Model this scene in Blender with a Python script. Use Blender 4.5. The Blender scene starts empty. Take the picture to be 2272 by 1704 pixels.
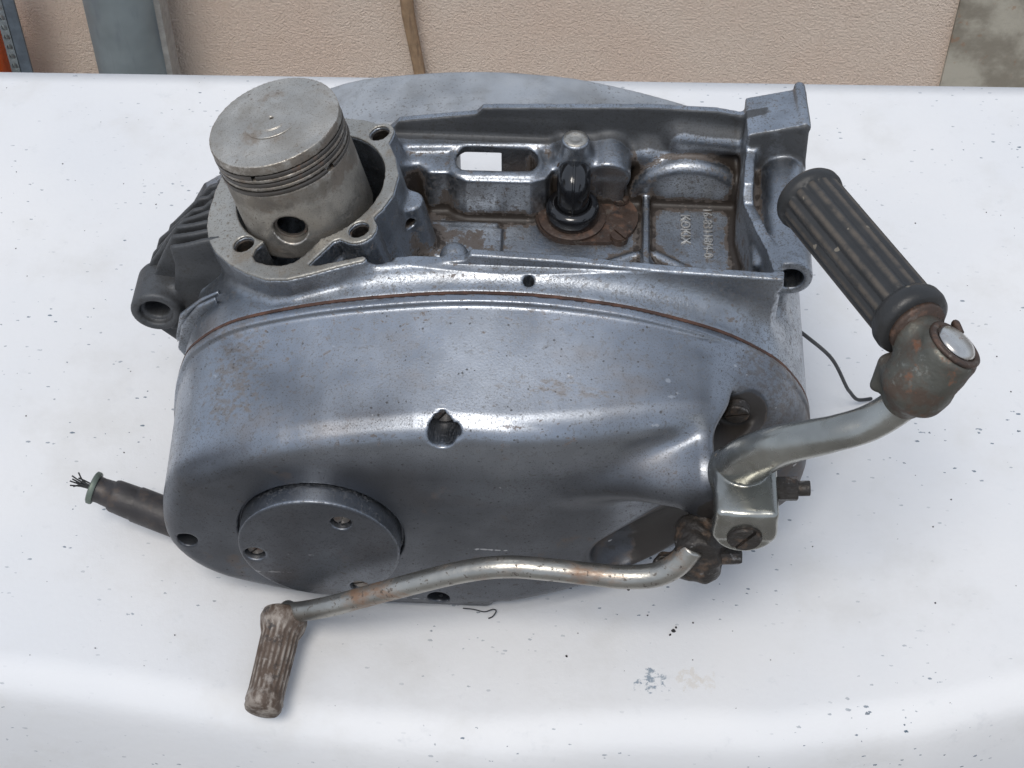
import bpy, math, random
import numpy as np
from math import sin, cos, pi, radians, sqrt
from mathutils import Vector

# ------------------------------------------------------------------ camera, sky, sun, exposure
SC = bpy.context.scene
COL = SC.collection
MM = 0.001
TH, YAW, DIST = radians(50), radians(3), 720.0
FWD = Vector((-sin(YAW) * cos(TH), cos(YAW) * cos(TH), -sin(TH)))
CAMP = (Vector((0, 18, 147)) - FWD * DIST) * MM
cam = bpy.data.cameras.new('camera')
cam.lens, cam.sensor_width, cam.clip_start, cam.clip_end = 62, 36, 0.01, 200
camo = bpy.data.objects.new('camera', cam)
camo.location = CAMP
camo.rotation_euler = (pi / 2 - TH, 0, YAW)
COL.objects.link(camo)
SC.camera = camo

SUN_EL, SUN_AZ = radians(64), radians(196)          # azimuth measured from +Y towards +X
w = bpy.data.worlds.new('World'); SC.world = w; w.use_nodes = True
wn = w.node_tree
sky = wn.nodes.new('ShaderNodeTexSky'); sky.sky_type = 'NISHITA'; sky.sun_disc = False
sky.sun_elevation = SUN_EL; sky.sun_rotation = SUN_AZ
sky.air_density = 1.0; sky.dust_density = 3.0; sky.ozone_density = 1.0
# bright even cloud cover: clear-sky light filtered through a uniform white-grey layer
mx = wn.nodes.new('ShaderNodeMix'); mx.data_type = 'RGBA'; mx.blend_type = 'MIX'
mx.inputs[0].default_value = 0.80; mx.inputs[7].default_value = (5.6, 6.25, 7.3, 1)
wn.links.new(sky.outputs[0], mx.inputs[6]); wn.links.new(mx.outputs[2], wn.nodes['Background'].inputs[0])
wn.nodes['Background'].inputs[1].default_value = 0.10
sl = bpy.data.lights.new('sun', 'SUN'); sl.energy = 1.5; sl.angle = radians(22); sl.color = (1.0, 0.95, 0.88)
so = bpy.data.objects.new('sun', sl); COL.objects.link(so)
sd = Vector((sin(SUN_AZ) * cos(SUN_EL), cos(SUN_AZ) * cos(SUN_EL), sin(SUN_EL)))
so.rotation_euler = (-sd).to_track_quat('-Z', 'Y').to_euler()
so.location = sd * 3
SC.view_settings.view_transform = 'Standard'
SC.view_settings.look = 'None'
SC.view_settings.exposure = 0.25
SC.view_settings.gamma = 1.0
SC.cycles.max_bounces = 6; SC.cycles.diffuse_bounces = 3; SC.cycles.glossy_bounces = 4
SC.cycles.use_adaptive_sampling = True; SC.cycles.adaptive_threshold = 0.02

rnd = random.Random(7)
rng = np.random.default_rng(7)

# ------------------------------------------------------------------ materials
def new_mat(name):
    m = bpy.data.materials.new(name); m.use_nodes = True
    return m, m.node_tree, m.node_tree.nodes['Principled BSDF']

class NT:
    def __init__(s, t): s.t = t
    def n(s, kind, **kw):
        n = s.t.nodes.new(kind)
        for k, v in kw.items(): setattr(n, k, v)
        return n
    def l(s, a, b): s.t.links.new(a, b)
    def val(s, sock, v):
        if hasattr(v, 'is_linked') or hasattr(v, 'links'): s.l(v, sock)
        else: sock.default_value = v
    def math(s, op, a, b=0.0, clamp=False):
        n = s.n('ShaderNodeMath', operation=op, use_clamp=clamp)
        s.val(n.inputs[0], a); s.val(n.inputs[1], b); return n.outputs[0]
    def ss(s, x, lo, hi):
        n = s.n('ShaderNodeMapRange', interpolation_type='SMOOTHSTEP')
        s.val(n.inputs[0], x); n.inputs[1].default_value = lo; n.inputs[2].default_value = hi
        return n.outputs[0]
    def mix(s, f, a, b):
        n = s.n('ShaderNodeMix', data_type='RGBA')
        s.val(n.inputs[0], f); s.val(n.inputs[6], a); s.val(n.inputs[7], b); return n.outputs[2]
    def mixf(s, f, a, b):
        n = s.n('ShaderNodeMix', data_type='FLOAT')
        s.val(n.inputs[0], f); s.val(n.inputs[2], a); s.val(n.inputs[3], b); return n.outputs[0]
    def coord(s, stretch=(1, 1, 1), off=(0, 0, 0), rot=(0, 0, 0)):
        tc = s.n('ShaderNodeTexCoord'); mp = s.n('ShaderNodeMapping')
        s.l(tc.outputs['Object'], mp.inputs[0])
        mp.inputs[1].default_value = off; mp.inputs[2].default_value = rot; mp.inputs[3].default_value = stretch
        return mp.outputs[0]
    def noise(s, scale, detail=4, rough=.55, stretch=(1, 1, 1), off=(0, 0, 0), rot=(0, 0, 0)):
        n = s.n('ShaderNodeTexNoise'); s.l(s.coord(stretch, off, rot), n.inputs['Vector'])
        n.inputs['Scale'].default_value = scale; n.inputs['Detail'].default_value = detail
        n.inputs['Roughness'].default_value = rough; return n.outputs[0]
    def voro(s, scale, stretch=(1, 1, 1), off=(0, 0, 0), rot=(0, 0, 0)):
        n = s.n('ShaderNodeTexVoronoi'); s.l(s.coord(stretch, off, rot), n.inputs['Vector'])
        n.inputs['Scale'].default_value = scale; return n.outputs['Distance'], n.outputs['Color']
    def specks(s, scale, size, share, stretch=(1, 1, 1), off=(0, 0, 0), rot=(0, 0, 0)):
        d, c = s.voro(scale, stretch, off, rot)
        sep = s.n('ShaderNodeSeparateColor'); s.l(c, sep.inputs[0])
        pick = s.math('LESS_THAN', sep.outputs[0], share)
        r = s.math('MULTIPLY', sep.outputs[1], size)
        wob = s.noise(scale * 2.6, 1, .6)
        dd = s.math('ADD', d, s.math('MULTIPLY', s.math('SUBTRACT', wob, .5), .45))
        m = s.math('SUBTRACT', r, dd)
        return s.math('MULTIPLY', s.ss(m, 0.0, .05), pick)
    def attr(s, name):
        n = s.n('ShaderNodeAttribute'); n.attribute_name = name; return n.outputs['Fac']

def rgb(*c): return (c[0], c[1], c[2], 1.0)

def surf(name, base, metal, rough, layers=(), bumps=(), var=.18, varscale=60, spec=.5, coat=0):
    """base colour with slow variation, then a stack of layers (dirt, rust, pits, scratches, painted shade)"""
    m, t, bs = new_mat(name); N = NT(t)
    v = N.noise(varscale, 3, .6)
    a = rgb(*[c * (1 - var) for c in base]); b = rgb(*[min(1, c * (1 + var)) for c in base])
    col = N.mix(N.ss(v, .3, .7), a, b)
    rr = N.mixf(N.ss(N.noise(varscale * 2.3, 2, .6, off=(3, 1, 2)), .3, .7), rough * .85, rough * 1.15)
    mm = metal
    for L in layers:
        if L.get('kind') == 'specks':
            f = N.specks(L['scale'], L.get('size', .5), L.get('share', .4), L.get('stretch', (1, 1, 1)), L.get('off', (0, 0, 0)), L.get('rot', (0, 0, 0)))
        else:
            x = N.noise(L['scale'], L.get('detail', 6), L.get('nr', .65), L.get('stretch', (1, 1, 1)), L.get('off', (0, 0, 0)), L.get('rot', (0, 0, 0)))
            if 'attr' in L: x = N.math('ADD', x, N.math('SUBTRACT', N.math('MULTIPLY', N.attr(L['attr']), L.get('gain', 1.0)), L.get('bias', .5)))
            f = N.ss(x, L['lo'], L['hi'])
        f = N.math('MULTIPLY', f, L.get('amt', 1.0), True)
        if 'gate' in L: f = N.math('MULTIPLY', f, N.ss(N.noise(L['gate'][0], 3, .5, off=(5, 9, 1)), L['gate'][1], L['gate'][2]))
        if 'only' in L: f = N.math('MULTIPLY', f, N.math('MULTIPLY', N.attr(L['only']), 1.0, True))
        col = N.mix(f, col, rgb(*L['c']))
        rr = N.mixf(f, rr, L.get('rough', rough)); mm = N.mixf(f, mm, L.get('metal', metal))
    N.val(bs.inputs['Base Color'], col); N.val(bs.inputs['Roughness'], rr); N.val(bs.inputs['Metallic'], mm)
    bs.inputs['Specular IOR Level'].default_value = spec
    bs.inputs['Coat Weight'].default_value = coat
    last = None
    for sc, st, dist in bumps:
        bp = N.n('ShaderNodeBump'); bp.inputs['Strength'].default_value = st; bp.inputs['Distance'].default_value = dist
        N.l(N.noise(sc, 2, .6, off=(sc, 0, 0)), bp.inputs['Height'])
        if last: N.l(last, bp.inputs['Normal'])
        last = bp.outputs[0]
    if last: N.l(last, bs.inputs['Normal'])
    return m

BROWN = (.075, .045, .026); DARK = (.03, .027, .025); RUST = (.20, .075, .03)
M = {}
M['cover'] = surf('worn_cover_aluminium', (.325, .35, .39), 1.0, .32, [
    dict(scale=480, detail=3, lo=.58, hi=.64, c=(.12, .115, .11), amt=.5, rough=.55, metal=.6),
    dict(scale=420, detail=5, lo=.48, hi=.66, c=(.15, .115, .085), amt=.62, rough=.6, metal=.35, stretch=(.5, 1, 1), attr='stain', gain=.30, bias=.22),
    dict(scale=24, detail=3, lo=.45, hi=.75, c=(.23, .25, .28), amt=.6, rough=.42),
    dict(scale=32, detail=4, lo=.50, hi=.72, c=(.19, .15, .12), amt=.42, rough=.55, metal=.6, stretch=(.5, 1, 1), off=(2, 2, 0)),
    dict(scale=1500, detail=2, lo=.54, hi=.66, c=(.09, .08, .07), amt=.62, rough=.6, metal=.5, gate=(22, .15, .55)),
    dict(scale=330, detail=4, lo=.60, hi=.67, c=(.11, .075, .05), amt=.75, rough=.65, metal=.3, stretch=(.6, 1, 1), gate=(26, .45, .62)),
    dict(scale=14, detail=3, nr=.5, lo=.30, hi=1.0, c=(.045, .047, .053), amt=.92, rough=.40, metal=.7, attr='grime_shade', gain=1.0, bias=.20),  # dark layer: greasy dirt, plus shade painted on the front face
    dict(scale=45, detail=4, lo=.62, hi=.74, c=(.10, .07, .05), amt=.5, rough=.6, metal=.2, attr='grime_shade', gain=.5, bias=.25),
    dict(scale=120, detail=4, lo=.40, hi=.60, c=(.016, .013, .011), amt=.95, rough=.55, metal=.0, attr='grime_shade', gain=1.0, bias=.95),
    dict(kind='specks', scale=150, size=.16, share=.16, c=(.60, .61, .63), amt=.5, rough=.3, metal=1, stretch=(.10, 1, 1.6), off=(2, 4, 6), rot=(0, .25, 0)),
    dict(kind='specks', scale=170, size=.15, share=.12, c=(.07, .07, .07), amt=.6, rough=.5, metal=.5, stretch=(.10, 1, 1.6), off=(6, 1, 3), rot=(0, -.5, .2)),
    dict(kind='specks', scale=620, size=.36, share=.16, c=(.03, .027, .025), amt=.75, rough=.7, metal=.2),
    dict(kind='specks', scale=210, size=.16, share=.10, c=(.55, .56, .58), amt=.6, rough=.35, metal=.9, stretch=(.3, 1, 1), off=(7, 4, 2), rot=(0, .4, 0)),
], [(1100, .10, .0005)], varscale=25)
M['case'] = surf('dirty_cast_aluminium', (.335, .36, .395), 1.0, .37, [
    dict(scale=450, detail=3, lo=.56, hi=.63, c=(.10, .09, .08), amt=.5, rough=.55, metal=.6),
    dict(scale=50, detail=3, lo=.48, hi=.75, c=(.19, .195, .205), amt=.6, rough=.46),
    dict(scale=1300, detail=2, lo=.52, hi=.66, c=(.08, .068, .055), amt=.7, rough=.6, metal=.5, gate=(30, .20, .55)),
    dict(scale=260, detail=4, lo=.58, hi=.66, c=(.10, .068, .045), amt=.7, rough=.65, metal=.3, gate=(36, .45, .6)),
    dict(scale=150, detail=6, nr=.7, lo=.44, hi=.53, c=(.085, .062, .045), amt=.86, rough=.6, metal=.15, attr='grime_shade', gain=1.0, bias=.44),
    dict(scale=260, detail=6, nr=.7, lo=.46, hi=.54, c=(.022, .016, .012), amt=.92, rough=.5, metal=.0, attr='grime_shade', gain=1.0, bias=.60),
    dict(scale=60, detail=4, lo=.36, hi=.62, c=(.05, .05, .05), amt=.88, rough=.6, metal=.4, attr='dark_tone', gain=1.0, bias=.52),  # neutral dark layer, also carries shade painted on upright walls
], [(800, .18, .0007)], varscale=30)
M['housing'] = surf('dull_housing_aluminium', (.40, .41, .42), .80, .58, [
    dict(scale=40, detail=4, lo=.48, hi=.72, c=(.24, .235, .225), amt=.6, rough=.62),
    dict(scale=700, detail=2, lo=.56, hi=.66, c=(.10, .085, .07), amt=.5, rough=.65, metal=.5, gate=(24, .3, .6)),
], [(800, .2, .0007)], varscale=30)
M['flange'] = surf('machined_flange_aluminium', (.40, .385, .35), .85, .46, [
    dict(scale=1200, detail=2, lo=.54, hi=.66, c=(.10, .08, .06), amt=.6, rough=.6, metal=.4),
    dict(scale=70, lo=.5, hi=.72, c=(.20, .15, .10), amt=.6, rough=.6, metal=.4),
    dict(scale=380, lo=.60, hi=.66, c=(.10, .075, .05), amt=.7, rough=.65, metal=.2),
], [(800, .2, .0006)], varscale=40)
M['letter'] = surf('bright_cast_letters', (.50, .49, .47), .9, .42, [dict(scale=160, lo=.5, hi=.65, c=(.09, .06, .04), amt=.75, rough=.6, metal=.1)])
M['piston'] = surf('piston_alloy', (.54, .51, .46), .92, .40, [
    dict(scale=70, detail=6, nr=.7, lo=.46, hi=.62, c=(.085, .058, .038), amt=.8, rough=.6, metal=.25, attr='grime_shade', gain=1.0, bias=.45),
    dict(scale=60, detail=5, lo=.50, hi=.64, c=(.10, .095, .085), amt=.6, rough=.5, metal=.5, off=(9, 2, 4), attr='grime_shade', gain=.8, bias=.36),
    dict(scale=26, detail=5, lo=.44, hi=.70, c=(.25, .225, .19), amt=.7, rough=.48, metal=.7, off=(1, 6, 3)),
    dict(scale=55, lo=.5, hi=.72, c=(.22, .19, .15), amt=.6, rough=.5, metal=.6),
    dict(scale=60, lo=.56, hi=.7, c=(.14, .09, .055), amt=.55, rough=.6, metal=.3, stretch=(1, 1, 3), off=(4, 4, 0)),
    dict(scale=520, detail=3, lo=.58, hi=.66, c=(.08, .06, .045), amt=.75, rough=.65, metal=.2, gate=(45, .40, .60)),
    dict(scale=1500, detail=1, lo=.56, hi=.68, c=(.12, .10, .08), amt=.5, rough=.6, metal=.4),
], [(900, .12, .0005)], varscale=35)
M['ring'] = surf('blackened_ring_steel', (.11, .10, .09), .7, .4, [dict(scale=120, lo=.55, hi=.7, c=(.16, .08, .04), amt=.6, rough=.6, metal=.2)])
M['steel'] = surf('chromed_lever_steel', (.34, .34, .315), .95, .26, [
    dict(scale=60, lo=.54, hi=.75, c=(.20, .19, .16), amt=.7, rough=.42),
    dict(scale=300, lo=.62, hi=.68, c=(.10, .06, .035), amt=.8, rough=.7, metal=.2, gate=(45, .45, .6)),
], [(300, .08, .001)], varscale=40)
M['rod'] = surf('worn_lever_steel', (.36, .35, .32), .9, .33, [
    dict(scale=55, lo=.50, hi=.66, c=(.22, .12, .065), amt=.85, rough=.55, metal=.35, stretch=(.5, 1, 1)),
    dict(scale=420, lo=.58, hi=.64, c=(.07, .055, .045), amt=.8, rough=.6, metal=.3),
], [(500, .12, .001)], varscale=40)
M['joint'] = surf('rusty_joint_steel', (.11, .108, .092), .6, .45, [
    dict(scale=75, detail=5, lo=.44, hi=.60, c=(.075, .048, .034), amt=.85, rough=.65, metal=.2),
    dict(scale=120, detail=5, lo=.58, hi=.68, c=(.17, .075, .04), amt=.8, rough=.7, metal=.1, off=(4, 1, 2)),
    dict(scale=330, detail=4, lo=.56, hi=.64, c=(.27, .27, .24), amt=.55, rough=.4, metal=.8, gate=(60, .45, .6)),
], [(300, .35, .001)], varscale=50)
M['rust'] = surf('rusty_brown_steel', (.062, .040, .030), .25, .55, [
    dict(scale=160, lo=.52, hi=.66, c=(.12, .065, .042), amt=.8, rough=.65, metal=0),
    dict(scale=220, lo=.56, hi=.64, c=(.17, .15, .13), amt=.5, rough=.45, metal=.5, off=(5, 2, 1)),
    dict(scale=200, lo=.56, hi=.66, c=(.025, .020, .018), amt=.85, rough=.4, metal=0, off=(3, 3, 3)),
], [(350, .4, .0012)], varscale=80)
M['gasket'] = surf('rust_stained_gasket', (.055, .028, .02), 0, .8, [dict(scale=120, lo=.45, hi=.65, c=(.14, .065, .04), amt=.6, rough=.8, metal=0)])
M['rubber'] = surf('dusty_black_rubber', (.022, .022, .023), 0, .5, [
    dict(scale=90, lo=.45, hi=.75, c=(.085, .075, .065), amt=.5, rough=.75, metal=0),
], [(600, .2, .0006)], varscale=50)
M['pedal'] = surf('dusty_ribbed_pedal_rubber', (.022, .022, .022), 0, .45, [
    dict(scale=200, lo=.25, hi=.60, c=(.13, .105, .08), amt=.7, rough=.8, metal=0, only='ridge'),
    dict(kind='specks', scale=260, size=.35, share=.2, c=(.3, .26, .2), amt=.5, rough=.8, metal=0),
], [(600, .25, .0006)], varscale=50)
M['peg'] = surf('perished_brown_peg_rubber', (.085, .058, .042), 0, .7, [
    dict(scale=200, lo=.40, hi=.62, c=(.36, .32, .28), amt=.8, rough=.85, metal=0, only='ridge', stretch=(1, .5, 1)),
    dict(scale=130, lo=.56, hi=.68, c=(.38, .35, .32), amt=.6, rough=.85, metal=0, off=(2, 1, 0)),
    dict(scale=110, lo=.56, hi=.66, c=(.035, .03, .028), amt=.85, rough=.6, metal=0, off=(6, 1, 0)),
], [(500, .4, .001)], varscale=60)
M['oily'] = surf('oily_black_rubber', (.008, .008, .009), 0, .16, [], [(140, .15, .001)], spec=.6, coat=.3)
M['greasy'] = surf('greasy_black_steel', (.03, .026, .023), .3, .5, [
    dict(scale=140, lo=.5, hi=.68, c=(.11, .07, .045), amt=.7, rough=.7, metal=0),
    dict(scale=120, lo=.58, hi=.68, c=(.32, .31, .30), amt=.7, rough=.4, metal=.7, off=(1, 5, 0)),
], [(350, .5, .0015)])
M['screw'] = surf('dull_screw_steel', (.20, .18, .16), .8, .45, [dict(scale=300, lo=.5, hi=.68, c=(.11, .06, .04), amt=.8, rough=.7, metal=.1)], [(600, .3, .0006)])
M['sleeve'] = surf('dark_cable_sleeve', (.040, .036, .036), .25, .48, [dict(scale=120, lo=.52, hi=.7, c=(.10, .07, .05), amt=.5, rough=.7, metal=.1)], [(400, .2, .0008)])
M['brass'] = surf('tarnished_green_ferrule', (.16, .19, .16), .6, .5)
M['wire'] = surf('black_wire', (.02, .02, .022), .3, .45)
M['chrome'] = surf('polished_rivet_steel', (.55, .53, .50), 1, .28, [dict(scale=260, lo=.56, hi=.68, c=(.15, .08, .05), amt=.8, rough=.6, metal=.2)], varscale=90)
M['zinc'] = surf('grey_galvanised_pipe', (.21, .245, .255), .3, .5, [dict(scale=40, lo=.5, hi=.7, c=(.15, .17, .20), amt=.6, rough=.55, stretch=(1, 1, .2))], [(200, .1, .001)], varscale=12)
M['zincedge'] = surf('pale_pipe_edge', (.30, .295, .28), .2, .55)
M['zincdark'] = surf('blue_grey_steel', (.12, .15, .18), .3, .5)
M['zincpale'] = surf('pale_green_added_plate', (.42, .50, .50), .2, .5)
M['wood'] = surf('weathered_stick_wood', (.30, .20, .12), 0, .8, [dict(scale=60, lo=.5, hi=.65, c=(.17, .11, .07), amt=.7, rough=.85, metal=0, stretch=(4, 4, .3))], [(300, .4, .002)])
M['orange'] = surf('orange_plastic', (.75, .11, .012), 0, .4, var=.05)
M['brownplastic'] = surf('brown_plastic', (.14, .075, .055), 0, .5)
M['paving'] = surf('concrete_paving', (.26, .25, .235), 0, .9, [dict(scale=8, lo=.4, hi=.7, c=(.19, .18, .17), amt=.8, rough=.9, metal=0)])
M['crumb'] = surf('black_crumbs', (.02, .019, .02), 0, .7)

def plaster():
    m, t, bs = new_mat('beige_roughcast_plaster'); N = NT(t)
    big = N.noise(6, 4, .6)
    col = N.mix(N.ss(big, .3, .7), rgb(.93, .735, .60), rgb(.95, .79, .66))
    col = N.mix(N.math('MULTIPLY', N.ss(N.noise(300, 3, .5), .6, .7), .35), col, rgb(.62, .50, .42))
    col = N.mix(N.math('MULTIPLY', N.ss(N.noise(5, 5, .65, stretch=(1, 1, .45), off=(3, 0, 1)), .58, .78), .18), col, rgb(.62, .50, .41))
    N.val(bs.inputs['Base Color'], col); bs.inputs['Roughness'].default_value = .9
    h = N.math('ADD', N.noise(330, 4, .65), N.math('MULTIPLY', N.noise(150, 2, .5, off=(1, 2, 3)), .35))
    bp = N.n('ShaderNodeBump'); bp.inputs['Strength'].default_value = .95; bp.inputs['Distance'].default_value = .0085
    N.l(h, bp.inputs['Height']); N.l(bp.outputs[0], bs.inputs['Normal']); return m
M['plaster'] = plaster()

def concrete():
    m, t, bs = new_mat('stained_grey_concrete'); N = NT(t)
    col = N.mix(N.ss(N.noise(14, 5, .6), .4, .62), rgb(.25, .225, .18), rgb(.44, .41, .34))
    col = N.mix(N.math('MULTIPLY', N.ss(N.noise(9, 5, .65, off=(4, 0, 1)), .55, .68), .7), col, rgb(.15, .13, .10))
    col = N.mix(N.math('MULTIPLY', N.ss(N.noise(60, 4, .6, off=(1, 0, 3)), .62, .7), .5), col, rgb(.30, .16, .09))
    N.val(bs.inputs['Base Color'], col); bs.inputs['Roughness'].default_value = .85
    bp = N.n('ShaderNodeBump'); bp.inputs['Strength'].default_value = .3; bp.inputs['Distance'].default_value = .002
    N.l(N.noise(120, 5, .6), bp.inputs['Height']); N.l(bp.outputs[0], bs.inputs['Normal']); return m
M['concrete'] = concrete()

def sheet():
    m, t, bs = new_mat('white_scuffed_sheet'); N = NT(t)
    col = N.mix(N.ss(N.noise(7, 4, .5), .3, .7), rgb(.665, .67, .68), rgb(.715, .71, .705))
    col = N.mix(N.math('MULTIPLY', N.ss(N.noise(16, 5, .65, off=(4, 4, 0)), .48, .72), .5), col, rgb(.59, .58, .56))
    col = N.mix(N.math('MULTIPLY', N.ss(N.noise(60, 5, .7, off=(8, 1, 0)), .60, .74), .30), col, rgb(.52, .53, .54))
    gate = N.ss(N.noise(11, 4, .6, off=(2, 7, 0)), .42, .62)
    for sc, sz, sh, c, am, st, of, ro in ((620, .42, .07, (.10, .14, .18), .9, (.5, 1, 1), (0, 0, 0), (0, 0, .3)),
                                      (380, .26, .10, (.08, .11, .14), .95, (.6, 1, 1), (3, 1, 0), (0, 0, -.4)),
                                      (230, .16, .09, (.16, .20, .24), .8, (.3, 1, 1), (5, 2, 0), (0, 0, .1))):
        f = N.specks(sc, sz, sh, st, of, ro)
        f = N.math('MULTIPLY', N.math('MULTIPLY', f, am), N.math('ADD', N.math('MULTIPLY', gate, .93), .07))
        col = N.mix(f, col, rgb(*c))
    tc = N.n('ShaderNodeTexCoord'); sep = N.n('ShaderNodeSeparateXYZ'); N.l(tc.outputs['Object'], sep.inputs[0])
    # three smudges in front of the engine: a blue-grey one and two pale beige ones
    for cx, cy, rx, ry, c, lo, am in ((.0655, -.031, .0085, .0075, (.20, .25, .30), .46, .85), (.083, -.029, .0065, .0065, (.60, .56, .50), .42, .55), (.092, -.030, .005, .006, (.62, .58, .52), .45, .45), (.097, .062, .008, .004, (.32, .38, .42), .5, .6)):
        dx = N.math('DIVIDE', N.math('SUBTRACT', sep.outputs[0], cx), rx); dy = N.math('DIVIDE', N.math('SUBTRACT', sep.outputs[1], cy), ry)
        r = N.math('ADD', N.math('MULTIPLY', dx, dx), N.math('MULTIPLY', dy, dy))
        f = N.ss(N.math('SUBTRACT', N.noise(300, 5, .7), N.math('MULTIPLY', r, .13)), lo - .02, lo + .09)
        col = N.mix(N.math('MULTIPLY', f, am), col, rgb(*c))
    N.val(bs.inputs['Base Color'], col); bs.inputs['Roughness'].default_value = .55; bs.inputs['Specular IOR Level'].default_value = .3
    bp = N.n('ShaderNodeBump'); bp.inputs['Strength'].default_value = .15; bp.inputs['Distance'].default_value = .001
    N.l(N.noise(320, 4, .6), bp.inputs['Height']); N.l(bp.outputs[0], bs.inputs['Normal']); return m
M['sheet'] = sheet()

# ------------------------------------------------------------------ mesh helpers (all in millimetres)
def mkobj(name, verts, faces, mat, parent=None, smooth=True, attrs=None, sharp=None):
    me = bpy.data.meshes.new(name)
    v = np.asarray(verts, dtype=np.float32) * MM
    if isinstance(faces, np.ndarray):
        n = len(faces); me.vertices.add(len(v)); me.vertices.foreach_set('co', v.ravel())
        me.loops.add(n * 4); me.loops.foreach_set('vertex_index', faces.astype(np.int32).ravel())
        me.polygons.add(n); me.polygons.foreach_set('loop_start', np.arange(0, n * 4, 4, dtype=np.int32))
        me.polygons.foreach_set('loop_total', np.full(n, 4, dtype=np.int32))
        me.update(calc_edges=True)
    else:
        me.from_pydata([tuple(map(float, p)) for p in v], [], [list(map(int, f)) for f in faces])
    for k, a in (attrs or {}).items():
        at = me.attributes.new(k, 'FLOAT', 'POINT'); at.data.foreach_set('value', np.asarray(a, dtype=np.float32))
    if smooth:
        me.polygons.foreach_set('use_smooth', np.ones(len(me.polygons), dtype=bool))
        if sharp: me.set_sharp_from_angle(angle=radians(sharp))
    me.materials.append(M[mat] if isinstance(mat, str) else mat)
    o = bpy.data.objects.new(name, me); COL.objects.link(o)
    if parent: o.parent = parent
    return o

def frame(axis):
    a = Vector(axis).normalized()
    t = Vector((0, 0, 1)) if abs(a.z) < .9 else Vector((1, 0, 0))
    u = t.cross(a).normalized(); return u, a.cross(u), a

def lathe(profile, p0, axis, n=48, rib=None):
    """profile [(radius, distance along axis)]; rib(angle, distance) -> radius factor"""
    u, v, a = frame(axis); p0 = Vector(p0); V = []; F = []; R = []
    for r, s in profile:
        for i in range(n):
            t = 2 * pi * i / n; k = rib(t, s) if rib else 1
            V.append(p0 + a * s + (u * cos(t) + v * sin(t)) * r * k); R.append(k)
    for j in range(len(profile) - 1):
        for i in range(n):
            i2 = (i + 1) % n; F.append((j * n + i, j * n + i2, (j + 1) * n + i2, (j + 1) * n + i))
    F.append(tuple(range(n - 1, -1, -1))); F.append(tuple((len(profile) - 1) * n + i for i in range(n)))
    return V, F, R

def rounded(r, s0, s1, e=1.0):
    return [(max(r - e * 1.6, .1), s0), (r - e * .5, s0 + e * .12), (r - e * .12, s0 + e * .5), (r, s0 + e), (r, s1 - e), (r - e * .12, s1 - e * .5), (r - e * .5, s1 - e * .12), (max(r - e * 1.6, .1), s1)]

def spline(P, m=8, closed=False):
    P = [np.array(p, float) for p in P]; n = len(P); out = []
    for i in range(n if closed else n - 1):
        if closed: a, b, c, d = P[i - 1], P[i], P[(i + 1) % n], P[(i + 2) % n]
        else: a, b, c, d = P[max(i - 1, 0)], P[i], P[i + 1], P[min(i + 2, n - 1)]
        for k in range(m):
            t = k / m
            out.append(.5 * (2 * b + (c - a) * t + (2 * a - 5 * b + 4 * c - d) * t * t + (3 * b - a - 3 * c + d) * t ** 3))
    if not closed: out.append(P[-1])
    return out

def tube(path, rad, n=20, m=8, flat=None):
    """rad: one number or one per control point"""
    rr = [rad] * len(path) if isinstance(rad, (int, float)) else rad
    S = spline([tuple(p) + (r,) for p, r in zip(path, rr)], m)
    pts = [Vector(p[:3]) for p in S]; V = []; F = []
    u = None
    for i, p in enumerate(pts):
        d = (pts[min(i + 1, len(pts) - 1)] - pts[max(i - 1, 0)]).normalized()
        if u is None: u = frame(d)[0]
        u = (u - d * u.dot(d)).normalized(); v = d.cross(u)
        for k in range(n):
            t = 2 * pi * k / n; V.append(p + (u * cos(t) + v * sin(t)) * S[i][3])
    for j in range(len(pts) - 1):
        for i in range(n):
            i2 = (i + 1) % n; F.append((j * n + i, j * n + i2, (j + 1) * n + i2, (j + 1) * n + i))
    F.append(tuple(range(n - 1, -1, -1))); F.append(tuple((len(pts) - 1) * n + i for i in range(n)))
    return V, F

def join(*parts):
    V = []; F = []
    for p in parts:
        o = len(V); V += list(p[0]); F += [tuple(i + o for i in f) for f in p[1]]
    return V, F

def box(lo, hi):
    x0, y0, z0 = lo; x1, y1, z1 = hi
    V = [(x0, y0, z0), (x1, y0, z0), (x1, y1, z0), (x0, y1, z0), (x0, y0, z1), (x1, y0, z1), (x1, y1, z1), (x0, y1, z1)]
    return V, [(0, 3, 2, 1), (4, 5, 6, 7), (0, 1, 5, 4), (1, 2, 6, 5), (2, 3, 7, 6), (3, 0, 4, 7)]

def prism(poly, f0, f1):
    n = len(poly); V = [f0(p) for p in poly] + [f1(p) for p in poly]
    F = [tuple(range(n - 1, -1, -1)), tuple(range(n, 2 * n))] + [(i, (i + 1) % n, n + (i + 1) % n, n + i) for i in range(n)]
    return V, F

def slotted_screw(name, p, axis, r, mat, parent, ang=.4, h=1.6):
    """screw head with a milled slot: two raised half discs on a lower disc"""
    u, v, a = frame(axis); p = Vector(p)
    u, v = u * cos(ang) + v * sin(ang), v * cos(ang) - u * sin(ang)
    base = lathe([(r, -3), (r, h * .35)], p, axis, 28)
    halves = []
    g = r * .13
    for s in (1, -1):
        t0 = math.asin(g / r); poly = [(r * .97 * cos(t), s * r * .97 * sin(t)) for t in np.linspace(t0, pi - t0, 14)]
        if s < 0: poly = poly[::-1]
        halves.append(prism(poly, lambda q: p + u * q[0] + v * q[1] + a * h * .2, lambda q: p + u * q[0] * .93 + v * q[1] * .93 + a * h))
    V, F = join(base, *halves)
    return mkobj(name, V, F, mat, parent, True, sharp=35)

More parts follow.
